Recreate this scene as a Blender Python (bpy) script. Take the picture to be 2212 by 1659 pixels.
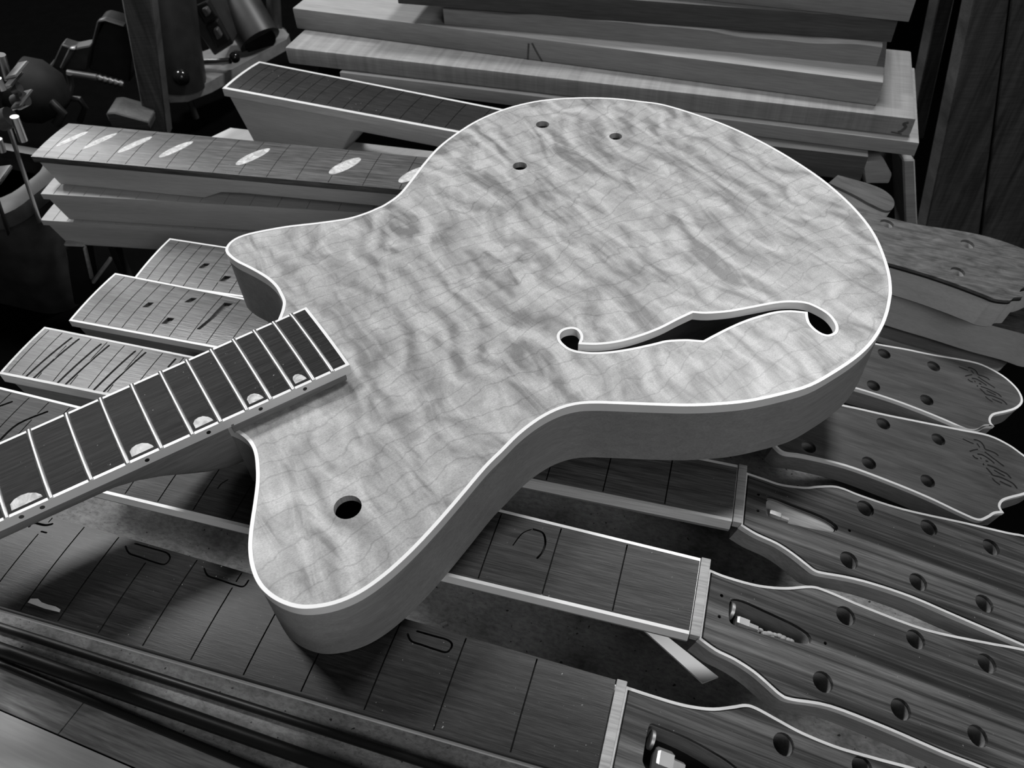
import bpy, bmesh, math, random
from mathutils import Vector, Matrix
random.seed(7)
for o in list(bpy.data.objects): bpy.data.objects.remove(o)
SC = bpy.context.scene
COL = SC.collection
# ------------------------------------------------------------------ camera
F, CX, CY = 1700.0, 1106.0, 829.5
NX, NY = 1180.0, 2390.0            # vanishing point of the verticals
CAMZ = 0.46
_down = Vector((NX-CX, NY-CY, F)).normalized()
_fw = Vector((0, 0, 1)); _fh = (_fw - _fw.dot(_down)*_down).normalized()
_rt = _fh.cross(-_down)
R = Matrix((_rt, _fh, -_down))      # camera (x right, y down, z forward) -> world
CAM = Vector((0, 0, CAMZ))
cd = bpy.data.cameras.new('camera'); cam = bpy.data.objects.new('camera', cd); COL.objects.link(cam)
m = Matrix((R.col[0], -R.col[1], -R.col[2])).transposed().to_4x4(); m.translation = CAM
cam.matrix_world = m
cd.sensor_width = 36; cd.lens = F/2212*36; cd.clip_start = .01; cd.clip_end = 50
cd.dof.use_dof = True; cd.dof.focus_distance = .42; cd.dof.aperture_fstop = 22.0
SC.camera = cam
# ------------------------------------------------------------------ light
W = bpy.data.worlds.new('world'); SC.world = W; W.use_nodes = True
W.node_tree.nodes['Background'].inputs[0].default_value = (.5, .5, .5, 1)
W.node_tree.nodes['Background'].inputs[1].default_value = .03
def lamp(name, loc, target, size, power, sy=None):
    l = bpy.data.lights.new(name, 'AREA'); l.energy = power; l.size = size
    if sy: l.shape = 'RECTANGLE'; l.size_y = sy
    o = bpy.data.objects.new(name, l); COL.objects.link(o); o.location = loc
    o.rotation_euler = (Vector(target)-Vector(loc)).to_track_quat('-Z', 'Y').to_euler()
    return o
lamp('shop_lamp_right', (.58, 1.15, 1.45), (0, .3, .1), .26, 20)
lamp('shop_lamp_left', (-.9, 1.08, 1.4), (-.1, .35, .1), .28, 19)
lamp('front_fill', (.7, -1.05, 1.1), (0, .3, .1), .7, 9, .9)  # soft fill added behind the camera to lift near-facing sides, no doorway there
lamp('back_window', (-1.5, 2.3, 1.15), (-.2, .5, .1), .34, 11)
VS = SC.view_settings
VS.view_transform = 'Standard'; VS.look = 'None'; VS.gamma = 1; VS.exposure = -0.12
VS.use_curve_mapping = False
# ------------------------------------------------------------------ projection helpers
def ray(u, v): return R @ Vector((u-CX, v-CY, F))
def P(u, v, z):
    r = ray(u, v); return CAM + r*((z-CAMZ)/r.z)
def PY(u, v, y):
    r = ray(u, v); return CAM + r*(y/r.y)
def project(p):
    c = R.transposed() @ (Vector(p)-CAM); return CX+F*c.x/c.z, CY+F*c.y/c.z
class Frame:
    """local plane frame: x along, y across, z up; px() drops a pixel on the plane z=0"""
    def __init__(s, M): s.M = M; s.I = M.inverted()
    def px(s, u, v, z=0.0):
        o = s.I @ CAM; d = s.I.to_3x3() @ ray(u, v); t = (z-o.z)/d.z
        q = o + d*t; return (q.x, q.y)
    def pts(s, L, z=0.0): return [s.px(u, v, z) for u, v in L]
def frame(origin, xdir, tilt=0.0):
    x = Vector((xdir[0], xdir[1], 0)).normalized(); zz = Vector((0, 0, 1)); y = zz.cross(x)
    M = Matrix((x, y, zz)).transposed().to_4x4(); M.translation = origin
    if tilt: M = M @ Matrix.Rotation(tilt, 4, 'Y')
    return Frame(M)
# ------------------------------------------------------------------ 2d helpers
def smooth(P_, n=5, closed=True, corners=()):
    out = []; N = len(P_); rng = N if closed else N-1
    for i in range(rng):
        p1, p2 = P_[i % N], P_[(i+1) % N]
        p0 = P_[(i-1) % N] if (closed or i > 0) else p1
        p3 = P_[(i+2) % N] if (closed or i+2 < N) else p2
        if i % N in corners: p0 = p1
        if (i+1) % N in corners: p3 = p2
        for k in range(n):
            t = k/n; t2 = t*t; t3 = t2*t
            out.append(tuple(.5*((2*p1[j]) + (-p0[j]+p2[j])*t + (2*p0[j]-5*p1[j]+4*p2[j]-p3[j])*t2
                             + (-p0[j]+3*p1[j]-3*p2[j]+p3[j])*t3) for j in (0, 1)))
    if not closed: out.append(tuple(P_[-1][:2]))
    return out
def area(L): return .5*sum(L[i][0]*L[(i+1) % len(L)][1]-L[(i+1) % len(L)][0]*L[i][1] for i in range(len(L)))
def dedupe(L, eps=1e-5):
    out = []
    for p in L:
        if not out or math.hypot(p[0]-out[-1][0], p[1]-out[-1][1]) > eps: out.append(p)
    if math.hypot(out[0][0]-out[-1][0], out[0][1]-out[-1][1]) < eps: out.pop()
    return out
def inset(L, d):
    """offset a closed outline inward by d (negative: outward)"""
    L = dedupe(L); N = len(L); s = 1 if area(L) > 0 else -1; out = []
    for i in range(N):
        a, b, c = L[i-1], L[i], L[(i+1) % N]
        e1 = Vector((b[0]-a[0], b[1]-a[1])).normalized(); e2 = Vector((c[0]-b[0], c[1]-b[1])).normalized()
        n1 = Vector((-e1.y, e1.x))*s; n2 = Vector((-e2.y, e2.x))*s
        n = n1+n2
        if n.length < 1e-6: n = n1.copy()
        n.normalize(); k = max(n.dot(n1), .45)
        out.append((b[0]+n.x*d/k, b[1]+n.y*d/k))
    return out
def circle(c, r, n=24, ry=None): return [(c[0]+r*math.cos(2*math.pi*i/n), c[1]+(ry or r)*math.sin(2*math.pi*i/n)) for i in range(n)]
def capsule(a, b, w, n=6):
    a = Vector(a); b = Vector(b); d = (b-a); d = d.normalized() if d.length > 1e-9 else Vector((1, 0)); t = math.atan2(d.y, d.x); r = w/2
    return [(b.x+r*math.cos(t-math.pi/2+math.pi*i/n), b.y+r*math.sin(t-math.pi/2+math.pi*i/n)) for i in range(n+1)] + \
           [(a.x+r*math.cos(t+math.pi/2+math.pi*i/n), a.y+r*math.sin(t+math.pi/2+math.pi*i/n)) for i in range(n+1)]
def stroke(pts, w):
    """outline polygon of a thick polyline"""
    pts = dedupe(smooth(pts, 4, closed=False)) if len(pts) > 2 else pts
    L, Rr = [], []
    for i, p in enumerate(pts):
        a = pts[max(i-1, 0)]; b = pts[min(i+1, len(pts)-1)]
        d = Vector((b[0]-a[0], b[1]-a[1])).normalized(); n = Vector((-d.y, d.x))*w/2
        L.append((p[0]+n.x, p[1]+n.y)); Rr.append((p[0]-n.x, p[1]-n.y))
    d = Vector((pts[-1][0]-pts[-2][0], pts[-1][1]-pts[-2][1])).normalized()*w*.4
    e = Vector((pts[0][0]-pts[1][0], pts[0][1]-pts[1][1])).normalized()*w*.4
    return L + [(pts[-1][0]+d.x, pts[-1][1]+d.y)] + Rr[::-1] + [(pts[0][0]+e.x, pts[0][1]+e.y)]
# ------------------------------------------------------------------ object helpers
def link(name, me, mat=None, parent=None, M=None, sharp=35):
    o = bpy.data.objects.new(name, me); COL.objects.link(o)
    if mat: me.materials.clear(); me.materials.append(mat)
    if parent: o.parent = parent
    if M is not None: o.matrix_local = M
    if sharp:
        for p in me.polygons: p.use_smooth = True
        me.set_sharp_from_angle(angle=math.radians(sharp))
    return o
def tag(o, label, cat, group=None, kind=None):
    if label: o['label'] = label
    if cat: o['category'] = cat
    if group: o['group'] = group
    if kind: o['kind'] = kind
    return o
def empty(name, M, label=None, cat=None, group=None):
    o = bpy.data.objects.new(name, None); o.empty_display_size = .02; COL.objects.link(o); o.matrix_world = M
    return tag(o, label, cat, group)
def plate_mesh(outline, holes, z0, z1):
    cu = bpy.data.curves.new('c', 'CURVE'); cu.dimensions = '2D'; cu.fill_mode = 'BOTH'; cu.extrude = (z1-z0)/2
    for L in [outline]+list(holes):
        L = dedupe(L)
        sp = cu.splines.new('POLY'); sp.points.add(len(L)-1); sp.use_cyclic_u = True
        for i, p in enumerate(L): sp.points[i].co = (p[0], p[1], 0, 1)
    ob = bpy.data.objects.new('c', cu); COL.objects.link(ob)
    dg = bpy.context.evaluated_depsgraph_get()
    me = bpy.data.meshes.new_from_object(ob.evaluated_get(dg))
    bpy.data.objects.remove(ob); bpy.data.curves.remove(cu)
    bm = bmesh.new(); bm.from_mesh(me); bmesh.ops.remove_doubles(bm, verts=bm.verts, dist=1e-6)
    bmesh.ops.recalc_face_normals(bm, faces=bm.faces)
    for v in bm.verts: v.co.z += (z0+z1)/2
    bm.to_mesh(me); bm.free(); return me
def bend(me, rad, ycuts):
    bm = bmesh.new(); bm.from_mesh(me)
    for y in ycuts:
        bmesh.ops.bisect_plane(bm, geom=bm.verts[:]+bm.edges[:]+bm.faces[:], plane_co=(0, y, 0), plane_no=(0, 1, 0), dist=1e-6)
    for v in bm.verts: v.co.z -= v.co.y**2/(2*rad)
    bm.to_mesh(me); bm.free()
def plate(name, outline, holes, z0, z1, mat, parent=None, M=None, rad=None, sharp=35):
    me = plate_mesh(outline, holes, z0, z1)
    if rad: bend(me, rad, [i*.005 for i in range(-6, 7)])
    return link(name, me, mat, parent, M, sharp)
def bm_box(bm, x0, x1, y0, y1, z0, z1):
    vs = [bm.verts.new(p) for p in ((x0,y0,z0),(x1,y0,z0),(x1,y1,z0),(x0,y1,z0),(x0,y0,z1),(x1,y0,z1),(x1,y1,z1),(x0,y1,z1))]
    for f in ((3,2,1,0),(4,5,6,7),(0,1,5,4),(1,2,6,5),(2,3,7,6),(3,0,4,7)): bm.faces.new([vs[i] for i in f])
def box(name, x0, x1, y0, y1, z0, z1, mat, parent=None, M=None, bev=0.0, seg=2):
    bm = bmesh.new(); bm_box(bm, x0, x1, y0, y1, z0, z1)
    if bev: bmesh.ops.bevel(bm, geom=bm.edges[:], offset=bev, segments=seg, affect='EDGES', profile=.6)
    me = bpy.data.meshes.new(name); bm.to_mesh(me); bm.free()
    return link(name, me, mat, parent, M)
def loft(name, secs, mat, parent=None, M=None, cap=True, sharp=50):
    """secs: list of rings of equal length"""
    bm = bmesh.new(); rings = [[bm.verts.new(p) for p in s] for s in secs]; n = len(secs[0])
    for a, b in zip(rings, rings[1:]):
        for i in range(n): bm.faces.new((a[i], a[(i+1) % n], b[(i+1) % n], b[i]))
    if cap: bm.faces.new(rings[0][::-1]); bm.faces.new(rings[-1])
    bmesh.ops.recalc_face_normals(bm, faces=bm.faces)
    me = bpy.data.meshes.new(name); bm.to_mesh(me); bm.free()
    return link(name, me, mat, parent, M, sharp)
def tube(name, pts, r, mat, parent=None, M=None, n=14, radii=None):
    pts = [Vector(p) for p in pts]; secs = []
    d0 = (pts[1]-pts[0]).normalized(); up = Vector((0, 0, 1)) if abs(d0.z) < .9 else Vector((0, 1, 0))
    for i, p in enumerate(pts):
        d = (pts[min(i+1, len(pts)-1)]-pts[max(i-1, 0)]).normalized()
        a = d.cross(up).normalized(); b = a.cross(d).normalized(); up = b; rr = radii[i] if radii else r
        secs.append([p + (a*math.cos(2*math.pi*k/n)+b*math.sin(2*math.pi*k/n))*rr for k in range(n)])
    return loft(name, secs, mat, parent, M)
def ball(name, c, r, mat, parent=None, scale=(1, 1, 1)):
    bm = bmesh.new(); bmesh.ops.create_uvsphere(bm, u_segments=24, v_segments=14, radius=r)
    for v in bm.verts: v.co = Vector((v.co.x*scale[0], v.co.y*scale[1], v.co.z*scale[2])) + Vector(c)
    me = bpy.data.meshes.new(name); bm.to_mesh(me); bm.free(); return link(name, me, mat, parent, None, 80)
# ------------------------------------------------------------------ materials
class NT:
    def __init__(s, name):
        s.m = bpy.data.materials.new(name); s.m.use_nodes = True; s.t = s.m.node_tree; s.n = s.t.nodes; s.l = s.t.links
        s.b = s.n['Principled BSDF']; s.tc = s.n.new('ShaderNodeTexCoord')
    def con(s, a, b): s.l.new(a, b)
    def mapping(s, sc, src=None, rot=(0, 0, 0)):
        k = s.n.new('ShaderNodeMapping'); k.inputs['Scale'].default_value = sc; k.inputs['Rotation'].default_value = rot
        s.con(src or s.tc.outputs['Object'], k.inputs[0]); return k.outputs[0]
    def noise(s, vec, scale=1, detail=3, rough=.5, dist=0):
        k = s.n.new('ShaderNodeTexNoise'); k.inputs['Scale'].default_value = scale; k.inputs['Detail'].default_value = detail
        k.inputs['Roughness'].default_value = rough; k.inputs['Distortion'].default_value = dist; s.con(vec, k.inputs['Vector']); return k.outputs['Fac']
    def ramp(s, fac, stops):
        k = s.n.new('ShaderNodeValToRGB'); e = k.color_ramp.elements
        e[0].position, e[1].position = stops[0][0], stops[-1][0]
        for p, c in stops[1:-1]: e.new(p)
        for el, (p, c) in zip(e, stops): el.color = (c, c, c, 1)
        s.con(fac, k.inputs[0]); return k.outputs[0]
    def math(s, op, a, b=None, c=None):
        k = s.n.new('ShaderNodeMath'); k.operation = op
        for i, x in enumerate((a, b, c)):
            if x is None: continue
            if isinstance(x, (int, float)): k.inputs[i].default_value = x
            else: s.con(x, k.inputs[i])
        return k.outputs[0]
    def mul(s, a, b):
        k = s.n.new('ShaderNodeMix'); k.data_type = 'RGBA'; k.blend_type = 'MULTIPLY'; k.inputs[0].default_value = 1
        s.con(a, k.inputs[6]); s.con(b, k.inputs[7]); return k.outputs[2]
    def mix(s, f, a, b):
        k = s.n.new('ShaderNodeMix'); k.data_type = 'RGBA'; s.con(f, k.inputs[0])
        for i, x in ((6, a), (7, b)):
            if isinstance(x, (int, float)): k.inputs[i].default_value = (x, x, x, 1)
            else: s.con(x, k.inputs[i])
        return k.outputs[2]
    def bump(s, h, strength, dist=.001):
        k = s.n.new('ShaderNodeBump'); k.inputs['Strength'].default_value = strength; k.inputs['Distance'].default_value = dist
        s.con(h, k.inputs['Height']); s.con(k.outputs[0], s.b.inputs['Normal'])
    def fin(s, col, rough=.5, spec=.5, metal=0, coat=0):
        if isinstance(col, (int, float)): s.b.inputs['Base Color'].default_value = (col, col, col, 1)
        else: s.con(col, s.b.inputs['Base Color'])
        if isinstance(rough, (int, float)): s.b.inputs['Roughness'].default_value = rough
        else: s.con(rough, s.b.inputs['Roughness'])
        s.b.inputs['Specular IOR Level'].default_value = spec; s.b.inputs['Metallic'].default_value = metal
        s.b.inputs['Coat Weight'].default_value = coat
        return s.m
def plain(name, c, rough=.5, spec=.5, metal=0, var=.12, coat=0):
    t = NT(name); n = t.noise(t.mapping((60, 60, 60)), 1, 4)
    return t.fin(t.ramp(n, [(.25, c*(1-var)), (.75, c*(1+var))]), rough, spec, metal, coat)
def wood(name, lo, hi, along=9, across=260, rough=.55, spec=.4, bumps=.15, fine=900, finec=.25, dist=.6, speck=0, rot=(0, 0, 0)):
    t = NT(name)
    v = t.mapping((along, across, across), rot=rot); n = t.noise(v, 1, 4, .6, dist)
    c = t.ramp(n, [(.28, lo), (.72, hi)])
    v2 = t.mapping((fine*.06, fine, fine), rot=rot); n2 = t.noise(v2, 1, 2, .5)
    c = t.mul(c, t.ramp(n2, [(.3, 1-finec), (.65, 1)]))
    if speck:
        n3 = t.noise(t.mapping((700, 700, 700)), 1, 1); n4 = t.noise(t.mapping((30, 30, 30)), 1, 2)
        f = t.math('MULTIPLY', t.ramp(n3, [(.76, 0), (.80, 1)]), t.ramp(n4, [(.45, 0), (.62, speck)]))
        c = t.mix(f, c, .45)
    t.bump(n2, bumps, .0004)
    return t.fin(c, rough, spec)
def maple_top():
    t = NT('quilted_maple'); sx = t.n.new('ShaderNodeSeparateXYZ'); t.con(t.tc.outputs['Object'], sx.inputs[0])
    ay = t.math('ABSOLUTE', sx.outputs[1]); cb = t.n.new('ShaderNodeCombineXYZ')
    t.con(sx.outputs[0], cb.inputs[0]); t.con(ay, cb.inputs[1]); bm_ = cb.outputs[0]
    q = t.noise(t.mapping((70, 20, 1), bm_, (0, 0, .12)), 1, 3, .6, 1.3)
    n1 = t.noise(t.mapping((17, 12, 1), bm_), 1, 3, .55, .4)
    wv = t.math('SINE', t.math('ADD', t.math('MULTIPLY', sx.outputs[0], 260), t.math('MULTIPLY', n1, 34)))
    amp = t.ramp(t.noise(t.mapping((13, 11, 1), t.tc.outputs['Object']), 1, 2), [(.36, .06), (.66, .19)])
    qq = t.math('ADD', q, t.math('MULTIPLY', wv, amp))
    c = t.ramp(qq, [(.25, .20), (.37, .29), (.47, .37), (.58, .43), (.72, .54)])
    # growth rings wandering over the quilt
    w1 = t.noise(t.mapping((9, 13, 1), bm_), 1, 2, .5, .2); w2 = t.noise(t.mapping((70, 50, 1), bm_), 1, 2, .5, .3)
    ph = t.math('ADD', t.math('MULTIPLY', ay, 85), t.math('ADD', t.math('MULTIPLY', w1, 5.0), t.math('MULTIPLY', w2, 1.0)))
    fr = t.math('PINGPONG', ph, .5)
    c = t.mul(c, t.ramp(fr, [(.0, .72), (.02, .82), (.06, 1)]))
    sp = t.noise(t.mapping((900, 2200, 1)), 1, 2, .6)
    c = t.mul(c, t.ramp(sp, [(.35, .74), (.6, 1.0)]))
    st = t.noise(t.mapping((90, 420, 1)), 1, 3, .6, .5)
    c = t.mul(c, t.ramp(st, [(.3, .86), (.6, 1.0)]))
    seam = t.math('LESS_THAN', t.math('ABSOLUTE', sx.outputs[1]), .00018)
    c = t.mix(seam, c, .22)
    t.bump(qq, .10, .002)
    return t.fin(c, .42, .45)
M_TOP = maple_top()
M_BIND = plain('cream_binding', .80, .35, .5, var=.03)
M_BIND2 = wood('maple_binding', .56, .78, 6, 120, .5, .4, .1, 900, .2)
M_RIM = wood('mahogany_rim', .24, .31, 14, 200, .55, .35, .1, 1500, .2, rot=(math.pi/2, 0, 0))
M_NECK = wood('mahogany_neck', .19, .27, 8, 130, .55, .35, .1, 1200, .25)
M_MAPLE = wood('maple_neck', .46, .56, 7, 90, .55, .35, .08, 1000, .12)
M_EBONY = wood('ebony_board', .012, .035, 25, 420, .45, .28, .35, 1600, .5, speck=1.0)
M_SCUFF = wood('scuffed_ebony', .008, .05, 20, 700, .42, .32, .12, 2400, .55, speck=1.0)
M_ROSE = wood('rosewood_board', .016, .075, 16, 520, .5, .25, .3, 1500, .55, speck=.6)
M_ROSE2 = wood('rosewood_board_worn', .05, .17, 16, 420, .36, .5, .3, 1300, .5, speck=.8)
def striped():
    t = NT('striped_rosewood'); a = t.noise(t.mapping((3.5, 190, 190)), 1, 4, .62, .7); w_ = t.noise(t.mapping((7, 40, 40)), 1, 2)
    c = t.ramp(t.math('ADD', a, t.math('MULTIPLY', t.math('SUBTRACT', w_, .5), .5)), [(.34, .014), (.46, .042), (.56, .10), (.68, .17)])
    f = t.noise(t.mapping((70, 1500, 1500)), 1, 3, .6); c = t.mul(c, t.ramp(f, [(.3, .6), (.62, 1)])); t.bump(f, .12, .0004)
    n3 = t.noise(t.mapping((700, 700, 700)), 1, 1); c = t.mix(t.ramp(n3, [(.77, 0), (.80, .5)]), c, .4)
    return t.fin(c, .55, .28)
M_STRIPE = striped()
M_VENEER = wood('dark_head_veneer', .055, .12, 22, 130, .45, .45, .15, 900, .3, speck=.6)
M_OLD = wood('scuffed_head_veneer', .045, .16, 70, 160, .4, .5, .3, 700, .4, speck=.5)
M_FLAME = wood('flamed_maple_edge', .10, .26, 70, 60, .5, .4, .1, 500, .3, rot=(0, 0, 0))
M_DARK = plain('dark_core', .012, .7, .2)
M_FRET = plain('nickel_fret', .72, .33, .5, 1, .04)
M_STEEL = plain('worn_steel', .35, .35, .5, 1)
M_BRASS = plain('brass_nut', .5, .5, .5, 1, .2)
M_BLACK = plain('black_lacquer', .01, .12, .5)
M_BLACKR = plain('black_rubber', .012, .45, .5)
M_IRON = plain('painted_cast_iron', .03, .45, .5, 0, .3)
M_IRON2 = plain('machined_plate', .09, .4, .5, .2, .3)
M_PLATE = plain('worn_base_plate', .24, .45, .5, 0, .3)
M_PLASTIC = plain('dark_plastic', .014, .65, .25, 0, .3)
M_NUT = wood('pale_nut_strip', .32, .5, 40, 300, .6, .3, .3, 900, .3)
M_STRIP = plain('white_plastic', .72, .4, .5, var=.02)
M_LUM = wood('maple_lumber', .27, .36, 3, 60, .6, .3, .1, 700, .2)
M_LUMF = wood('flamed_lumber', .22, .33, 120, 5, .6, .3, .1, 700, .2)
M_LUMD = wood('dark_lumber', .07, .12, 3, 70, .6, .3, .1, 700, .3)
M_WALL = wood('dark_wall_plank', .04, .15, 90, 7, .6, .3, .2, 600, .3)
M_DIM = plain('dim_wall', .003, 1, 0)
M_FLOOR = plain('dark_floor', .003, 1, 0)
def pearl():
    t = NT('mother_of_pearl'); n = t.noise(t.mapping((160, 160, 160)), 1, 3, .6, 1.5)
    return t.fin(t.ramp(n, [(.3, .30), (.5, .5), (.7, .72)]), .45, .25, 0, 0)
M_PEARL = pearl()
def bench_mat():
    t = NT('worn_bench_top'); a = t.noise(t.mapping((14, 14, 14)), 1, 5, .65); b = t.noise(t.mapping((220, 420, 220)), 1, 4, .7, .4)
    c = t.ramp(a, [(.30, .10), (.45, .30), (.62, .44)]); c = t.mul(c, t.ramp(b, [(.3, .55), (.6, 1)]))
    pit = t.noise(t.mapping((330, 330, 330)), 1, 1); c = t.mul(c, t.ramp(pit, [(.24, .15), (.30, 1)]))
    t.bump(b, .5, .0012); return t.fin(c, .7, .25)
M_BENCH = bench_mat()
M_PLANK = wood('weathered_plank', .22, .52, 18, 150, .65, .3, .5, 700, .4, dist=1.2)
M_PALE = wood('pale_edge_board', .70, .80, 6, 25, .6, .3, .1, 500, .12, dist=1.0)
M_TAPE = plain('masking_tape', .55, .6, .3, var=.15)
M_BIN = plain('grey_bin', .04, .5, .4, 0, .35)

# ================================================================== the setting
def poly_prism(name, px, z1, z0, mat, parent=None, kind=None, origin=None, xdir=None):
    """flat slab whose top outline was read off the photograph at height z1"""
    W_ = [P(u, v, z1) for u, v in px]; o = origin or W_[0]
    d = xdir or (W_[1]-W_[0]); fr = frame(Vector((o[0], o[1], z1)), d)
    L = [(fr.I @ w).to_2d() for w in W_]
    ob = plate(name, [tuple(p) for p in L], [], z0-z1, 0, mat, None)
    if parent: ob.parent = parent; ob.matrix_local = parent.matrix_world.inverted() @ fr.M
    else: ob.matrix_world = fr.M
    if kind: ob['kind'] = kind
    return ob, fr
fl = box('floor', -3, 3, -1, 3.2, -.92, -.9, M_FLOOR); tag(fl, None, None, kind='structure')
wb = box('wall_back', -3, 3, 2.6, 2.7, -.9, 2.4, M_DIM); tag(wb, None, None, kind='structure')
wr = empty('wall_right', Matrix.Identity(4)); wr['kind'] = 'structure'
def ybox(name, quad, y0, y1, mat, parent=None):
    """prism: quad of pixels placed on the vertical plane y=y0, pushed back to y1"""
    f = [PY(u, v, y0) for u, v in quad]; b = [Vector((p.x, y1, p.z)) for p in f]
    bm = bmesh.new(); A = [bm.verts.new(p) for p in f]; B = [bm.verts.new(p) for p in b]; n = len(f)
    bm.faces.new(A); bm.faces.new(B[::-1])
    for i in range(n): bm.faces.new((A[i], B[i], B[(i+1) % n], A[(i+1) % n]))
    bmesh.ops.recalc_face_normals(bm, faces=bm.faces)
    bmesh.ops.bevel(bm, geom=bm.edges[:], offset=.0015, segments=1, affect='EDGES')
    me = bpy.data.meshes.new(name); bm.to_mesh(me); bm.free()
    return link(name, me, mat, parent)
ybox('wall_plank', [(2160, -260), (2214, -260), (2098, 640), (1968, 640)], .93, .96, M_WALL, wr)
ybox('wall_plank', [(2218, -260), (2278, -260), (2222, 640), (2102, 640)], .932, .96, M_WALL, wr)
ybox('wall_plank', [(2282, -260), (2420, -260), (2420, 640), (2226, 640)], .93, .96, M_WALL, wr)
ybox('wall_plank', [(2040, -60), (2075, -60), (1995, 300), (1965, 300)], 1.15, 1.18, M_WALL, wr)

# workbench: rough top, two front planks with an open seam, pale edge board
bench = empty('workbench', Matrix.Identity(4), 'rough worn workbench under the necks, pale board along its front edge', 'workbench')
A0, A1 = P(0, 1424, 0), P(570, 1659, 0); bd = (A1-A0).normalized(); bn = Vector((-bd.y, bd.x, 0))
fb = frame(A0, bd)
def bl(u, v): return fb.px(u, v)
yp = bl(130, 1590)[1]; s1 = bl(185, 1510); s2 = bl(125, 1585)
corners = [(fb.I @ Vector(c)).to_2d() for c in ((-.25, .58, 0), (1.0, .43, 0), (-.25, .45, 0), (-.62, .26, 0))]
x_l = (fb.I @ Vector((-.33, A0.y, 0))).x
yl = -.0012
BR = .285; XR = (BR-A0.x)/bd.x
corners[1] = (fb.I @ Vector((BR, .53, 0))).to_2d()
top = [(-.2, yl), (XR, yl), tuple(corners[1]), tuple(corners[0]), tuple(corners[2]), tuple(corners[3])]
Mb = fb.M
plate('rough_top', top, [], -.04, 0, M_BENCH, bench, Mb)
sx_ = s1[0]; dxs = (s2[0]-s1[0])/(s2[1]-s1[1]); g = .0006
xa = sx_ + dxs*(yl-s1[1]); xb = sx_ + dxs*(yp-s1[1])
plate('front_plank', [(-.2, yp+.0005), (xb-g, yp+.0005), (xa-g, yl-.0008), (-.2, yl-.0008)], [], -.04, -.0004, M_PLANK, bench, Mb)
plate('front_plank', [(xb+g, yp+.0005), (XR, yp+.0005), (XR, yl-.0008), (xa+g, yl-.0008)], [], -.04, -.0002, M_PLANK, bench, Mb)
plate('edge_board', [(-.2, yp-.16), (XR, yp-.16), (XR, yp-.0005), (-.2, yp-.0005)], [], -.04, .0008, M_PALE, bench, Mb)

# ================================================================== the guitar
ZT = CAMZ-.302; TH = .0455
g0, g1 = P(723, 735, ZT), P(1667, 323, ZT)
GF = frame(g0, g1-g0)
guitar = empty('electric_guitar', GF.M, 'unfinished quilted maple hollow body guitar with white binding and one f-hole, lying across the necks', 'guitar')
BODY=[(603.5,684),(609,668),(611,652),(604.6,636.6),(595.6,620.8),(579.8,605),(559.4,591.4),(534.6,577.9),(512,566.6),(496,555),(488,545),(488,535),(497.3,522.5),(516.5,511),(550.4,501),(618,488.6),(686,480.7),(749,471.6),(787.7,460.3),(815,449),(832.5,440.4),(862.4,418.7),(889.5,386),(916.6,351),(946.5,318),(984.5,288.5),(1030.6,260),(1084.8,237),(1139,222),(1193,213.9),(1261,210.6),(1329,212.5),(1388,219),(1434,225.8),(1502,246),(1570,270.5),(1637.7,301.7),(1705.5,339.7),(1773,384.5),(1827.6,430.6),(1868,474),(1895,514.7),(1914,560.8),(1924,598.7),(1926.5,628),(1925,645),(1918.5,676.8),(1905,710.7),(1882,744.6),(1850.6,774),(1807.7,803.4),(1751,835),(1683,855),(1615.6,869),(1547.8,875.7),(1484,878),(1407,876),(1340,873.5),(1284.8,872),(1244,875),(1203.4,887),(1162.7,908.8),(1122,940),(1086.8,975),(1049.6,1012),(995.4,1076),(941,1138.7),(886.9,1195.7),(832.6,1244.5),(778,1282.5),(724,1305.5),(669.9,1315),(629,1311),(588.5,1293),(558.7,1264.8),(542.4,1228),(536.4,1184.8),(539.7,1138.7),(547.8,1084.5),(553,1041),(552.7,1008.5),(550,984),(543.7,965),(531.5,948.8),(512.5,935),(492,926)]
bl_ = GF.pts(BODY)
OUT = dedupe(smooth(bl_, 4, True, corners=(0, len(bl_)-1)))
BW = .0018
OIN = inset(OUT, BW)
FH=[(1249,743.5),(1287.6,745),(1333.7,740),(1379.8,728),(1426,710.7),(1464,691.5),(1497,676),(1528.8,677.8),(1577.6,673.7),(1626.5,664.8),(1675,655.8),(1707.8,653.4),(1740,655.8),(1764.8,665.6),(1786,678.6),(1799,693),(1804.7,706),(1803,716),(1795.7,721),(1786,722.9),(1773,718.5),(1760,709.5),(1750,698),(1746,686.7),(1744.5,674),(1707.8,670.5),(1675,673),(1642.8,681),(1610,691.6),(1577.6,705.4),(1545,721.7),(1519,735.6),(1499.5,734),(1480,733),(1441,735),(1410.6,742),(1364.4,752),(1318,759),(1280,761),(1249,758),(1230.7,752.5),(1218.4,743.7),(1210.7,734.5),(1209,724.5),(1215,716),(1226,711.5),(1238.4,710.7),(1247.6,715),(1253,723),(1253.8,730.7),(1250.7,738)]
fpts = GF.pts(FH)
FIN = dedupe(smooth(fpts, 4, True, corners=(0, 6, 24, 31)))
FOUT = inset(FIN, -.0016)
def hole_px(fr, c, ru, n=24):
    a = Vector(fr.px(c[0]-ru, c[1])); b = Vector(fr.px(c[0]+ru, c[1])); k = fr.px(*c); return circle(k, (a-b).length/2, n)
HOLES = [hole_px(GF, (1172, 269), 14.5), hole_px(GF, (1330, 294.5), 14), hole_px(GF, (1123, 358.5), 15.5), hole_px(GF, (751, 1095.5), 30, 40)]
plate('top_plate', inset(OUT, BW+.00008), [inset(FIN, -.00168)]+HOLES, -.0042, 0, M_TOP, guitar)
plate('edge_binding', OUT, [OIN], -.0056, .00015, M_BIND, guitar)
plate('f_hole_binding', FOUT, [FIN], -.0050, .0001, M_BIND, guitar)
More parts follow.
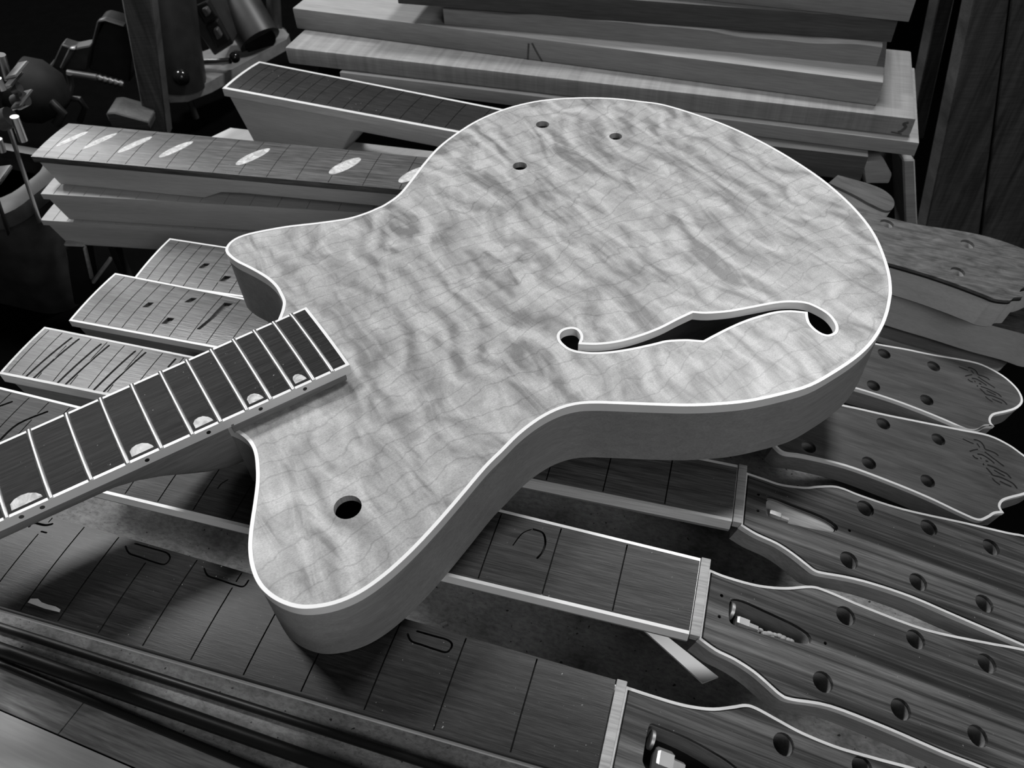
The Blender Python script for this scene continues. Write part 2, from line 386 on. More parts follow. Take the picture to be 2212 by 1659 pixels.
plate('rim', inset(OUT, .0003), [inset(OUT, .0055)], -TH+.0004, -.0056, M_RIM, guitar)
plate('back_plate', inset(OUT, .0005), [], -TH, -TH+.004, M_RIM, guitar)
# tail of centre block seen only as darkness through the f-hole
# --- neck of the guitar
far=[(627,677),(588,692),(547,709),(502,731),(454,752),(402,777),(345,803),(282,831),(213,860),(141,892),(60,928)]
near=[(717,800),(676,817),(630,836),(582,858),(530,882),(475,907),(413,936),(345,967),(274,999),(195,1033),(105,1075)]
ZF = ZT+.0115
mid = [(P(*a, ZF)+P(*b, ZF))/2 for a, b in zip(far, near)]
ax = (mid[0]-mid[-1]); ax.z = 0
Lx = ax.length/(2**(-12/12)-2**(-22/12))            # effective scale length
d_ = lambda n, L=None: (L or Lx)*(1-2**(-n/12))
axn = ax.normalized()
nut_pt = mid[5] - axn*d_(17)
NF = frame(nut_pt, axn)                              # x from nut to body, z=0 fingerboard top
Mg = GF.M.inverted() @ NF.M
ww = [abs(NF.px(*a)[1]-NF.px(*b)[1])/2 for a, b in zip(far, near)]
xs = [d_(n) for n in range(22, 11, -1)]
k_ = (ww[0]-ww[-1])/(xs[0]-xs[-1]); hw = lambda x: ww[0]+k_*(x-xs[0]) + .0006
XE = (NF.px(657, 662)[0]+NF.px(762, 787)[0])/2
RAD = .305
bw = .0016; FT = .0055
outer = [(-.002, -hw(0)), (XE, -hw(XE)), (XE, hw(XE)), (-.002, hw(0))]
inner = [(-.0, -hw(0)+bw), (XE-bw, -hw(XE)+bw), (XE-bw, hw(XE)-bw), (-.0, hw(0)-bw)]
frets = [d_(n) for n in range(1, 23)]
slot = lambda x, w=.0006: [(x-w/2, -hw(x)+bw+.0004), (x+w/2, -hw(x)+bw+.0004), (x+w/2, hw(x)-bw-.0004), (x-w/2, hw(x)-bw-.0004)]
# half-moon inlays along the bass side
inl = []
for n, s_ in ((21, .95), (19, 1), (17, 1.05), (15, 1.15), (12, 1.75), (9, 1.35), (7, 1.4), (5, 1.5), (3, 1.6)):
    x0, x1 = d_(n-1)+.0022, d_(n)-.0022
    L_ = min(.0092*s_, (x1-x0)*.93); c = (x0+x1)/2; yb = -hw(c)+bw+.0016; h_ = .0052+.0006*s_
    inl.append([(c-L_/2, yb), (c+L_/2, yb), (c+L_*.47, yb+h_*.25), (c+L_*.34, yb+h_*.62), (c+L_*.12, yb+h_*.92), (c-L_*.12, yb+h_), (c-L_*.34, yb+h_*.9), (c-L_*.49, yb+h_*.62)])
M_FB = wood('polished_ebony', .006, .035, 22, 700, .55, .10, .1, 2200, .55, speck=1.0)
fbd = plate('fingerboard', inner, inl, -FT, 0, M_FB, guitar, Mg, RAD)
plate('fingerboard_binding', outer, [inner], -FT, .0001, M_BIND, guitar, Mg, RAD)
for q in inl: plate('inlay', inset(q, .00005), [], -.003, .0001, M_PEARL, fbd, None, RAD)
def fret_mesh(x, w):
    secs = []; n = 10
    for i in range(n+1):
        y = -w + 2*w*i/n; zc = -y*y/(2*RAD); r = []
        e = .55 if i in (0, n) else 1
        for k in range(9):
            a = math.pi*k/8; r.append((x+.00135*math.cos(a)*(.8+.2*e), y, zc+.0012*math.sin(a)*e))
        r.append((x-.0013, y, zc-.0003)); r.append((x+.0013, y, zc-.0003)); secs.append(r)
    return secs
for x in frets: loft('fret', fret_mesh(x, hw(x)-.0002), M_FRET, fbd)
for n in (3, 5, 7, 9, 12, 15, 17, 19, 21):
    c = (d_(n-1)+d_(n))/2
    for cc in ((c,) if n != 12 else (c-.0045, c+.0045)):
        y = -hw(cc); zc = -y*y/(2*RAD)-.0026
        tube('side_dot', [(cc, y-.00012, zc), (cc, y+.001, zc)], .0011, M_BLACK, fbd, n=16)
# lofted neck with heel, then the tongue over the body
def neck_sec(x, depth, w, z1=-FT, flat=.0):
    r = [(x, w, z1)]
    n = 14
    for i in range(n+1):
        a = math.pi*i/n; c_, s_ = math.cos(a), math.sin(a); p = 2/(2.0+flat*4)
        r.append((x, w*math.copysign(abs(c_)**p, c_), z1-.001-(depth-.001)*abs(s_)**p))
    r.append((x, -w, z1)); return r
jx = NF.px(512, 935, -.0115)[0]
secs = []
for i in range(41):
    t = i/40; x = -.004 + t*(jx+.004)
    q = min(max((x-(jx-.064))/.060, 0), 1); q = q*q*(3-2*q)
    secs.append(neck_sec(x, .0135+.003*t+(.0455-.0165)*q, hw(x)-.0006-.004*q, flat=.1+.25*q))
loft('neck', secs, M_NECK, guitar, Mg)
box('neck_tongue', jx-.001, XE-.003, -hw(XE)+.0012, hw(XE)-.0012, -.0118, -FT, M_NECK, guitar, Mg)

# ================================================================== loose necks
LS = .62865
def neck(name, label, z, nutpx, heelpx, headpx=None, holes=(), hr=16, tilt=14, wid=None, board=M_ROSE, bind=M_BIND, head=M_VENEER,
         wood_=M_NECK, slots=(), pockets=(), grooves=(), cavity=None, screws=(), logo=None, L=None, anchor=None, xend=None, hth=.016,
         bindh=.0055, bw=.0017, frets_to=22, headbind=True, nutstrip=True, shaft=.02, heel=.034, heelx=.10, inlays=(), veneer=.0022,
         slotw=.0007, group='loose guitar necks', headz=0.0, first=1, tcorn=(), edge=None, capmat=None, nearline=None, blank=0.0, slant=.35, lam=(.0003, .0012)):
    if nearline:
        hn, q2 = [P(u, v, z) for u, v in nearline]; d = q2-hn; d.z = 0; d.normalize()
        hm = hn + Vector((-d.y, d.x, 0))*wid[1]; anchor = project(hm+d*.5); hf = hm*2-hn
    else:
        hf, hn = [P(u, v, z) for u, v in heelpx]; hm = (hf+hn)/2
    if nutpx:
        nf, nn = [P(u, v, z) for u, v in nutpx]; nm = (nf+nn)/2; d = nm-hm
    else:
        a = P(*anchor, z); d = a-hm
    d.z = 0; dn = d.normalized()
    if not nutpx: nm = hm + dn*xend; wn = wid[0]; wh = wid[1]
    else:
        fr0 = frame(nm, dn); wn = (abs((fr0.I@nf).y)+abs((fr0.I@nn).y))/2; wh = (abs((fr0.I@hf).y)+abs((fr0.I@hn).y))/2
        if wid: wn, wh = wid
    fr = frame(nm, dn); X = (nm-hm).length
    L_ = L or X/(1-2**(-22.55/12))
    root = empty(name, fr.M, label, 'guitar neck', group)
    w = lambda x: wn + (wh-wn)*(-x)/X            # x negative towards heel
    out = [(0, -wn), (0, wn), (-X, wh), (-X, -wh)]
    b = bw if bind else .00001
    inn = [(-.0002, -wn+b), (-.0002, wn-b), (-X+b, wh-b), (-X+b, -wh+b)]
    hs = []
    for n in range(first, frets_to+1):
        x = -L_*(1-2**(-n/12))
        if x < -X+.003: break
        e = w(x)-b-.0008; hs.append([(x-slotw/2, -e), (x+slotw/2, -e), (x+slotw/2, e), (x-slotw/2, e)])
    ex = []
    for s in slots: ex.append(capsule(fr.px(*s[0]), fr.px(*s[1]), s[2] if len(s) > 2 else .0014))
    for pk in pockets: ex.append(fr.pts(pk))
    for gr, wd in grooves: ex.append(stroke(fr.pts(gr), wd))
    il = [smooth(fr.pts(q), 4) for q in inlays]
    # a slot that would run into a pocket is cut short on that pocket's account
    def clash(h, q):
        xa, xb = min(p[0] for p in q)-.0006, max(p[0] for p in q)+.0006
        return xa < h[0][0] < xb
    hs2 = []
    for h in hs:
        cl = [q for q in ex+il if clash(h, q)]
        if not cl: hs2.append(h); continue
        spans = [(h[0][1], h[2][1])]
        for q in cl:
            x0 = h[0][0]
            cr = [q[i][1] + (q[(i+1) % len(q)][1]-q[i][1])*(x0-q[i][0])/((q[(i+1) % len(q)][0]-q[i][0]) or 1e-9) for i in range(len(q)) if (q[i][0]-.0008 <= x0 <= q[(i+1) % len(q)][0]+.0008) or (q[(i+1) % len(q)][0]-.0008 <= x0 <= q[i][0]+.0008)]
            if not cr: continue
            lo, hi = min(cr)-.0012, max(cr)+.0012; lo = max(lo, min(p[1] for p in q)-.0012); hi = min(hi, max(p[1] for p in q)+.0012)
            ns = []
            for a_, b_ in spans:
                if hi <= a_ or lo >= b_: ns.append((a_, b_)); continue
                if lo-a_ > .002: ns.append((a_, lo))
                if b_-hi > .002: ns.append((hi, b_))
            spans = ns
        for a_, b_ in spans: hs2.append([(h[0][0], a_), (h[1][0], a_), (h[1][0], b_), (h[0][0], b_)])
    f = plate('fingerboard', inn, hs2+ex+il, -.0022, 0, board, root, None, RAD)
    plate('fingerboard_base', inset(inn, .0001), [], -.0054, -.0022, board if board in (M_MAPLE, M_ROSE2) else M_DARK, root, None, RAD)
    for q in il: plate('inlay', inset(q, .00006), [], -.002, .0001, M_PEARL, f, None, RAD)
    if bind: plate('binding', out, [inn], -bindh, .0001, bind, root, None, RAD)
    if edge: plate('edge_strip', inset(out, -.0004), [inset(out, .003)], -.0085, -.0062, edge, root, None, RAD)
    # shaft
    secs = []
    for i in range(31):
        t = i/30; x = -t*(X-.004)
        q = min(max((-x-(X-heelx-.02))/.02, 0), 1); q = q*q*(3-2*q)
        r = [(a, c_, z_) for a, c_, z_ in neck_sec(x, shaft-.006+(heel-shaft)*q, w(x)-.0006-.0008*q, -.0054-(w(x)**2)/(2*RAD)*(.6+.4*min(blank, 1)), .1+blank+1.6*q)]
        secs.append(r)
    # slant the cut end of the heel under the board
    secs[-1] = [(x_+max(0, -z_-.006)*slant, y_, z_) for x_, y_, z_ in secs[-1]]
    loft('neck_shaft', secs, wood_, root)
    if nutstrip: box('nut_blank', .0004, .0050, -wn-.0003, wn+.0003, -.0045, .0004, M_NUT, root, None, .0004)
    hobj = None
    if headpx:
        T = Matrix.Translation((.0054, 0, -.0012+headz)) @ Matrix.Rotation(math.radians(tilt), 4, 'Y')
        hfra = Frame(fr.M @ T)
        pts = hfra.pts(headpx)
        if nutstrip and nutpx: pts[0] = (-.0004, max(pts[0][1], -wn-.0003)); pts[-1] = (-.0004, min(pts[-1][1], wn+.0003))
        o = dedupe(smooth(pts, 4, True, corners=(0, len(pts)-1)+tuple(tcorn)))
        hb = .0016 if headbind else 0
        o_in = inset(o, hb+.00006) if headbind else (inset(o, .0015) if lam[0] > .0004 else o)
        th = [circle(hfra.px(*c), hr, 20) for c in holes]
        vh = list(th)
        if cavity: vh.append(smooth(hfra.pts(cavity), 3))
        for s in screws: vh.append(circle(hfra.px(*s), .0009, 8))
        hobj = plate('headstock_face', o_in, vh, -veneer, 0, head, root, T)
        core_h = list(th) + ([inset(smooth(hfra.pts(cavity), 3), .0004)] if cavity else [])
        plate('headstock_core', inset(o, .0002), core_h, -hth, -veneer, wood_, root, T)
        plate('headstock_back', inset(o, .0006), [], -hth-.0006, -hth, M_DARK, root, T)
        if headbind:
            plate('headstock_binding', o, [inset(o, hb)], -.0026, .0001, bind or M_BIND, root, T)
        elif capmat:
            big = lam[0] > .0004; plate('headstock_edge_line', inset(o, -lam[0]), [inset(o, .0009 if big else .002)], -veneer-lam[1], -.0005 if big else -veneer, capmat, root, T)
        if logo:
            bm = bmesh.new()
            for q in logo(hfra):
                n_ = (len(q)-2)//2; Lq, Rq = q[:n_], q[n_+1:2*n_+1][::-1]
                va = [bm.verts.new((x_, y_, .00012)) for x_, y_ in Lq]; vb = [bm.verts.new((x_, y_, .00012)) for x_, y_ in Rq]
                for k in range(n_-1): bm.faces.new((va[k], vb[k], vb[k+1], va[k+1]))
                e0 = bm.verts.new((q[-1][0], q[-1][1], .00012)); e1_ = bm.verts.new((q[n_][0], q[n_][1], .00012))
                bm.faces.new((va[0], e0, vb[0])); bm.faces.new((va[-1], vb[-1], e1_))
            bmesh.ops.recalc_face_normals(bm, faces=bm.faces)
            me = bpy.data.meshes.new('carved_script'); bm.to_mesh(me); bm.free()
            lo = link('carved_script', me, M_DARK, hobj, None, None); lo['label'] = 'black carved script logo'
        return root, fr, hfra, T
    return root, fr, None, None

# carved script on the headstocks: each stroke is a flat strip, the dark of the cut put into its colour
def logo4(s):   # pixels of the nearer script, zoom factor 152/1681
    return (2060+s[0]*.0904, 920+s[1]*.0904)
LOGO = [([(225,312),(340,370),(470,425)],26),([(485,330),(570,345),(660,400),(720,480),(755,555),(880,600),(1000,655),(1060,710)],30),
 ([(560,425),(595,470),(620,510)],26),([(385,610),(470,580),(575,560)],24),([(750,625),(900,740),(1060,860),(1195,960)],30),
 ([(575,675),(680,690),(800,760),(900,830),(965,890)],30),([(460,710),(510,760),(575,785)],32),([(640,760),(655,785)],26),
 ([(770,840),(815,850)],34),([(710,905),(715,930)],30),([(815,935),(960,985),(1120,1070),(1270,1150),(1365,1245)],32),
 ([(970,1060),(1080,1125),(1215,1195)],30),([(785,1005),(870,1100),(945,1180),(1100,1220),(1300,1310),(1430,1390),(1510,1490)],32),
 ([(925,1255),(1000,1335),(1100,1405)],30),([(1110,1325),(1230,1385),(1370,1450)],28)]
def logo_n4(h):
    return [stroke([h.px(*logo4(p)) for p in pts], w*.0904*.00039) for pts, w in LOGO]
def logo_n5(h):
    # the same script, smaller and turned a little, on the headstock behind
    A = lambda p: (2040+(180+p[0]*1.055+p[1]*.06)*.07233, 770+(30+p[1]*.93+(p[0]-700)*.02)*.07233)
    return [stroke([h.px(*A(p)) for p in pts], w*.0904*.00039) for pts, w in LOGO]

H4 = [(1672,962),(1693,979),(1737,986),(1825,1007),(1914,1039),(2002,1075),(2076,1110),(2114,1125),(2135,1119),(2150,1110),(2169,1108.5),(2161,1095),(2167,1083),(2185,1076),(2212,1069),(2245,1055),(2258,1030),(2245,1008),(2212,983),(2179,959.6),(2135,939),(2076,927),(2002,912.4),(1914,894.7),(1849,880),(1780,866),(1730,858),(1700,868)]
z4 = lambda L: [(x*.3165, 480+y*.3165) for x, y in L]
n4 = neck('guitar_neck', 'white-bound neck with square inlay pockets, its script headstock overlapping the rear one', .072, None, None, H4, nearline=((147, 690), (480, 757)),
     holes=[(1908,915),(2027,949),(1747,965),(1877,1000),(2004,1039)], hr=.0048, wid=(.0215, .0285), anchor=(1655, 948), xend=.463, L=LS,
     board=M_ROSE2, slots=(), pockets=[z4([(970,580),(1012,547),(1052,549),(1012,582)]), z4([(1255,545),(1305,512),(1345,515),(1300,547)]), z4([(1098,690),(1145,650),(1192,655),(1150,693)]),
     z4([(1340,728),(1430,655),(1470,610),(1530,545),(1590,552),(1555,575),(1480,640),(1400,705),(1365,730)])], logo=logo_n4, heel=.05, heelx=.075, tcorn=(10,), tilt=12)
H5 = [(1800,828),(1852,841),(1917,861),(1975,882),(2034,905.6),(2083,927),(2102,931),(2116,929),(2130,921),(2148,921),(2141,913),(2141,903.7),(2149,896),(2171,891),(2194,884),(2208,872),(2208,857),(2196,837),(2171,814),(2141,796),(2112,783.5),(2073,775),(2014,765),(1956,753),(1897,742.5),(1830,728),(1790,730)]
n5 = neck('guitar_neck', 'white-bound neck in the shadow of the stacked necks, script headstock fully in view', .066, None, None, H5, nearline=((283, 605), (515, 641)),
     holes=[(1910,764),(2017,791),(1887,833),(2002,864)], hr=.0048, wid=(.0215, .0285), anchor=(1760, 792), xend=.463, L=LS, board=M_ROSE2,
     pockets=[z4([(1352,312),(1392,280),(1435,282),(1395,315)]), z4([(1490,400),(1535,365),(1580,370),(1540,402)])], logo=logo_n5, heel=.045, heelx=.075, tcorn=(9,), tilt=11)
H3 = [(1601,1139.5),(1634,1153),(1678,1173),(1713,1195.5),(1743,1219),(1760.5,1232),(1781,1238),(1825,1245.6),(1884,1260),(1973,1290),(2061,1328),(2150,1366),(2212,1393),(2265,1414),(2290,1408),(2315,1396),(2340,1394),(2330,1378),(2336,1362),(2370,1350),(2400,1335),(2410,1305),(2390,1262),(2345,1215),(2290,1180),(2212,1156),(2180,1150),(2080,1127),(1950,1098),(1860,1069),(1825,1055),(1800,1049),(1765,1050),(1740,1052),(1690,1046),(1650,1033),(1614,1021)]
C3 = [(1657,1076),(1671,1073),(1712,1089),(1774,1113),(1805,1132),(1810,1144),(1795,1149),(1753.5,1142),(1694,1128),(1659,1115),(1655,1099)]
n3 = neck('guitar_neck', 'neck with paired long slots in its board and a pale filled headstock pocket', .105, [(1592, 1003), (1584, 1126)], [(105, 706), (-14, 803)], H3,
     holes=[(1869.5,1098),(2006.6,1139.4),(2141,1182),(1834,1210),(1983.6,1257),(2126.6,1303.6)], hr=.0050, board=M_ROSE2, bind=M_BIND2, head=M_STRIPE,
     slots=[tuple(z4([a, b]))+(.0016,) for a, b in (((485,787),(170,1052)),((535,795),(228,1058)),((685,830),(392,1090)),((740,840),(445,1102)),((920,878),(640,1138)),((990,888),(708,1150)),((1195,932),(1150,985)))],
     cavity=C3, screws=[(1638,1068),(1637,1103),(1835,1146)], heel=.04, heelx=.09, bindh=.0075, tcorn=(17,), headbind=False, capmat=M_BIND2, lam=(.00045, .0016))
H2 = [(1506,1383),(1547,1404),(1588.6,1424.7),(1630,1451.5),(1663,1480),(1687.6,1501),(1712,1511),(1795,1525.7),(1918,1573),(2042,1626.7),(2125,1659),(2230,1706),(2290,1726),(2320,1714),(2345,1700),(2372,1698),(2362,1678),(2370,1662),(2405,1650),(2440,1625),(2450,1590),(2425,1530),(2370,1470),(2300,1428),(2212,1402),(2124.6,1385.5),(2001,1358.7),(1877,1313),(1788.6,1276),(1753.5,1266),(1704,1269),(1663,1267),(1622,1260),(1564,1243),(1530,1229)]
C2 = [(1580,1295),(1605,1297),(1650,1317),(1712,1346),(1745,1367),(1753,1385.5),(1737,1391),(1692,1381),(1622,1363),(1584.5,1350),(1575,1338),(1575,1313)]
OV2 = [(1150,1142),(1172,1150),(1178,1170),(1172,1192),(1160,1206)]
OV2b = [(1150,1142),(1128,1152),(1108,1178)]
n2 = neck('guitar_neck', 'rosewood neck with an oval inlay pocket, white binding and a crumb-filled headstock pocket', .1112, [(1512, 1209), (1491, 1364)], [(-86, 815), (-215, 955)], H2,
     holes=[(1827,1330),(1978,1381),(2132,1433),(1778,1473),(1946,1532),(2112,1589.6)], hr=.0050, head=M_STRIPE, wid=(.0206, .0268),
     grooves=[(OV2, .0011), (OV2b, .0006), ([(470,1055),(478,1045),(492,1036)], .0008), ([(0,950),(40,915),(102,888)], .0016)], slots=[((24,867),(-10,880),.0016)],
     cavity=C2, screws=[(1559,1286.5),(1554,1332),(1783,1389.6)], heel=.04, heelx=.09, bindh=.0068, L=.649, tcorn=(16,), headbind=False, capmat=M_BIND2, lam=(.00045, .0016))
H1 = [(1296,1690),(1330,1712),(1370,1735),(1410,1765),(1450,1800),(1485,1828),(1520,1840),(1610,1858),(1750,1912),(1900,1975),(2010,2020),(2060,2015),(2120,1990),(2160,1960),(2170,1900),(2140,1820),(2090,1760),(2040,1705),(2000,1668),(1900,1638.7),(1856,1626.5),(1802,1610),(1734,1582),(1680,1553),(1636,1529),(1612,1522),(1582,1526),(1544,1530),(1506,1527),(1463,1518),(1408.5,1501.7),(1352,1483)]
C1 = [(1407,1563),(1422,1567),(1490,1595),(1558,1633),(1593,1659),(1604,1680),(1595,1692),(1560,1690),(1480,1680),(1410,1672),(1390,1650),(1389.5,1630),(1400,1574)]
def gpk(x, y): return [(x, y), (x+8, y+16), (x+30, y+24), (x+62, y+35), (x+85, y+40), (x+96, y+26), (x+88, y+14), (x+55, y+4), (x+20, y-6)]
n1 = neck('guitar_neck', 'nearest neck, scuffed ebony board with no binding, hexagonal brass nut in its headstock pocket', .112, [(1331, 1476), (1286, 1672)], [(-260, 1006), (-420, 1185)], H1,
     holes=[(1693,1607.5),(1863,1659),(1650,1790),(1830,1850)], hr=.0050, board=M_SCUFF, bind=None, head=M_STRIPE, wid=(.0214, .0272),
     grooves=[(gpk(270,1178)[:9], .0009), (gpk(440,1226)[:6], .0009), (gpk(880,1368), .0010), ([(62,1137),(70,1128),(96,1133),(112,1130)], .0014), ([(88,1147),(100,1150)], .001)],
     cavity=C1, headbind=False, capmat=M_BIND2, lam=(.00045, .0016), heel=.04, heelx=.09, L=.649, edge=M_BIND2)
# ------------------------------------------------------------------ things inside the pockets of the headstocks
def in_head(nk, c, zloc): return nk[2].px(*c, zloc)
# N3 pocket filled with light wood and a steel nut
b3 = plate('truss_rod_filler', inset(smooth(n3[2].pts(C3), 3), .0009), [], -.006, -.0026, M_NUT, n3[0], n3[3])
p = in_head(n3, (1664, 1108), -.002)
def hexnut(name, nk, c, r, L, mat, zl=-.001):
    x, y = in_head(nk, c, zl); secs = []
    for k, (xx, rr) in enumerate(((0, r*.85), (.001, r), (L*.55, r), (L*.6, r*.6), (L, r*.55))):
        secs.append([(x+xx, y+rr*math.cos(math.pi*i/3), zl+rr*math.sin(math.pi*i/3)) for i in range(6)])
    return loft(name, secs, mat, nk[0], nk[3], sharp=20)
hexnut('truss_rod_nut', n3, (1660, 1109), .0026, .011, M_BRASS, -.0022)
hexnut('truss_rod_nut', n2, (1588, 1342), .0034, .011, M_BRASS, -.0025)
x, y = in_head(n2, (1580, 1318), -.002); tube('washer', [(x-.0008, y, -.003), (x+.0008, y, -.003)], .0042, M_BRASS, n2[0], n2[3], n=12)
for k in range(14):
    c = (1625+k*6.5+random.uniform(-3, 3), 1358+k*2+random.uniform(-4, 5)); x, y = in_head(n2, c, -.003)
    ball('wood_crumb', (x, y, -.0035), .0014+.0008*random.random(), M_NUT, n2[0], (1, .7, .6)).matrix_local = n2[3]
hexnut('truss_rod_nut', n1, (1412, 1640), .0058, .013, M_BRASS, -.0015)
x, y = in_head(n1, (1408, 1597), -.002); tube('washer', [(x-.0007, y, -.003), (x+.0007, y, -.003)], .0042, M_BRASS, n1[0], n1[3], n=14)

# ------------------------------------------------------------------ stacked necks at the back left
ov = lambda c, a, b, rx, ry: [(c[0]+a[0]*math.cos(t)*rx+b[0]*math.sin(t)*ry, c[1]+a[1]*math.cos(t)*rx+b[1]*math.sin(t)*ry) for t in [2*math.pi*i/14 for i in range(14)]]
IA = [ov(c, (.86, -.40), (.35, .5), rx, ry) for c, rx, ry in (((155, 300), 40, 7), ((216, 304), 42, 8), ((291, 312), 43, 9), ((380, 322), 43, 10), ((546, 338), 43, 13), ((745, 358), 40, 16), ((895, 376), 40, 16))]
H6 = [(1800,535),(1850,549),(1919,568),(2001,591.6),(2070,615),(2128,637),(2151,646),(2181,649),(2191,642.5),(2209,641),(2203,629),(2212,621),(2240,616),(2268,600),(2272,580),(2255,560),(2212,538),(2140,513),(2070,498),(1978,484),(1908,466.6),(1850,447),(1800,436),(1770,450)]
nA1 = neck('guitar_neck', 'top neck of the left stack, dark board with oval pearl inlays, thick scuffed headstock', .108, None, None, H6, nearline=((65, 335), (700, 397)), blank=3, slant=.45,
     holes=[(1916,483),(2090,527),(2069,587),(1886,541)], hr=.0052, wid=(.022, .0282), anchor=(1740, 492), xend=.56, L=.78, board=M_ROSE2, bind=None, head=M_OLD, wood_=M_MAPLE,
     inlays=IA, tilt=7, headbind=False, hth=.026, heel=.029, heelx=.155, shaft=.020, edge=None, nutstrip=False, capmat=M_DARK, group='stacked necks', slotw=.0006)
def drop(z, a, b): return a
nA2 = neck('guitar_neck', 'middle neck of the left stack, bare pale slotted fingerboard', .0783, None, None, [(1800,600),(1928,633),(1985,650),(2060,672),(2140,697),(2212,716),(2262,732),(2290,726),(2310,705),(2290,672),(2212,640),(2100,606),(1950,566),(1850,540)],
     holes=[(2150, 655)], hr=.005, wid=(.022, .0285), anchor=(1740, 580), xend=.56, L=.78, board=M_MAPLE, bind=None, head=M_OLD, wood_=M_MAPLE, tilt=8, headbind=False, hth=.031,
     heel=.029, heelx=.22, shaft=.022, nutstrip=False, group='stacked necks', nearline=((86, 416), (700, 457)), blank=3, slant=.45)
nA3 = neck('guitar_neck', 'lowest neck of the left stack, pale maple with plain sides', .0488, None, None, [(1800,690),(1900,722),(1985,748),(2060,768),(2120,786),(2160,792),(2180,775),(2160,750),(2080,735),(2000,716),(1918,697),(1850,680)],
     wid=(.022, .0285), anchor=(1740, 660), xend=.56, L=.78, board=M_MAPLE, bind=None, head=M_NECK, wood_=M_MAPLE, tilt=9.8, headbind=False, hth=.008,
     heel=.029, heelx=.24, shaft=.022, nutstrip=False, group='stacked necks', nearline=((86, 473), (522, 503)), blank=3, slant=.45)
nB = neck('guitar_neck', 'rearmost neck, dark bound board on a tall two-piece heel, headstock in deep shadow', .105, None, None, [(1790,395),(1840,418),(1880,440),(1915,455),(1930,448),(1930,430),(1910,411),(1880,398),(1850,389),(1810,378)],
     wid=(.021, .030), nearline=((479, 188), (1045, 302)), xend=.52, L=.70, blank=3, slant=.3, board=M_EBONY, bind=M_BIND2, head=M_VENEER, wood_=M_MAPLE, tilt=12, headbind=False, hth=.012, heel=.062, heelx=.115, shaft=.020,
     nutstrip=False, group='stacked necks', bindh=.0075, bw=.003)

# ------------------------------------------------------------------ small things on the bench
poly_prism('plastic_strip', [(1392, 1362), (1420, 1358), (1552, 1462), (1518, 1475)], .055, .0534, M_STRIP)
tag(bpy.data.objects['plastic_strip'], 'white plastic strip poking out beneath the striped headstock', 'strip')
st, _ = poly_prism('masking_tape', [(60, 1301), (66, 1293), (82, 1293), (90, 1301), (104, 1306), (120, 1310), (130, 1316), (128, 1322), (95, 1314)], .1123, .1119, M_TAPE)
tag(st, 'torn bit of pale masking tape on the nearest fingerboard', 'tape')
def hose(name, a, b, r, label, z=None):
    z = r if z is None else z
    A, B = P(*a, z), P(*b, z); d = (B-A); pts = [A+d*t + Vector((0, 0, 0)) for t in [i/20*1.9-.45 for i in range(21)]]
    o = tube(name, pts, r, M_BLACKR, n=18); return tag(o, label, 'hose', 'black hoses along the bench front')
hose('rubber_hose', (0, 1354), (930, 1652), .0026, 'thin black hose nearest the ebony neck on the bench')
hose('rubber_hose', (0, 1403), (700, 1651), .0042, 'thickest black hose, middle of the three on the bench front')
hose('rubber_hose', (0, 1434), (560, 1664), .0024, 'black hose nearest the pale front edge of the bench')
for k in range(26):
    u, v = random.uniform(850, 1500), random.uniform(1330, 1480)
    c = P(u, v, .0); 
    if not ((v-1337) < .30*(u-889)-4): continue
    o = box('wood_chip', -.0016, .0016, -.0007, .0007, 0, .0006, M_NUT, None, Matrix.Translation(c) @ Matrix.Rotation(random.random()*6, 4, 'Z') @ Matrix.Scale(random.uniform(.5, 1.4), 4))
    tag(o, 'tiny pale wood chip on the bench between the necks', 'wood chip', 'wood chips')

# ------------------------------------------------------------------ lumber stack on its rack, behind the bench
def solve_th(W_, v):
    lo, hi = 0, .2
    for _ in range(40):
        mdl = (lo+hi)/2
        if project(W_-Vector((0, 0, mdl)))[1] < v: lo = mdl
        else: hi = mdl
    return lo
def board(label, l, r, lb, ztop, depth, mat, bev=.0015, th=None, name='lumber_board'):
    A, B = P(*l, ztop), P(*r, ztop); th = th or solve_th(A, lb)
    fr = frame(A, B-A); X = (B-A).to_2d().length
    o = box(name, 0, X, 0, depth, -th, 0, mat, None, fr.M, bev); tag(o, label, 'board', 'stacked lumber'); return th, fr, X
ZB = .115
t5, f5, _ = board('flame-striped board, longest of the lumber stack, pencil marked at its right end', (614, 102), (1980, 257), 138, ZB, .13, M_LUMF, .003)
t6, f6, _ = board('board under the flame-striped one, its right end sticking out', (733, 156), (1986, 309), 182, ZB-t5, .14, M_LUM, .001)
def board_on(label, lb, rb, lt, zbot, depth, mat, bev=.0015):
    A = P(*lb, zbot); lo, hi = 0, .15
    for _ in range(40):
        mdl = (lo+hi)/2
        if project(A+Vector((0, 0, mdl)))[1] > lt: lo = mdl
        else: hi = mdl
    B = P(*rb, zbot); fr = frame(A, B-A); X = (B-A).to_2d().length
    o = box('lumber_board', 0, X, 0, depth, 0, lo, mat, None, fr.M, bev); tag(o, label, 'board', 'stacked lumber'); return zbot+lo, fr
z4t, f4 = board_on('pale plank with slanting pencil strokes, lying on the flame-striped board', (641, 62), (1892, 229), 17, ZB, .12, M_LUM, .002)
A = P(960, 52, z4t); B = P(1893, 143, z4t); f3 = frame(A, B-A); X3 = (B-A).to_2d().length
def hsolve(A, lt):
    lo, hi = 0, .15
    for _ in range(40):
        mdl = (lo+hi)/2
        if project(A+Vector((0, 0, mdl)))[1] > lt: lo = mdl
        else: hi = mdl
    return lo
h3 = hsolve(A, 12); z3t = z4t+h3; secs3 = []
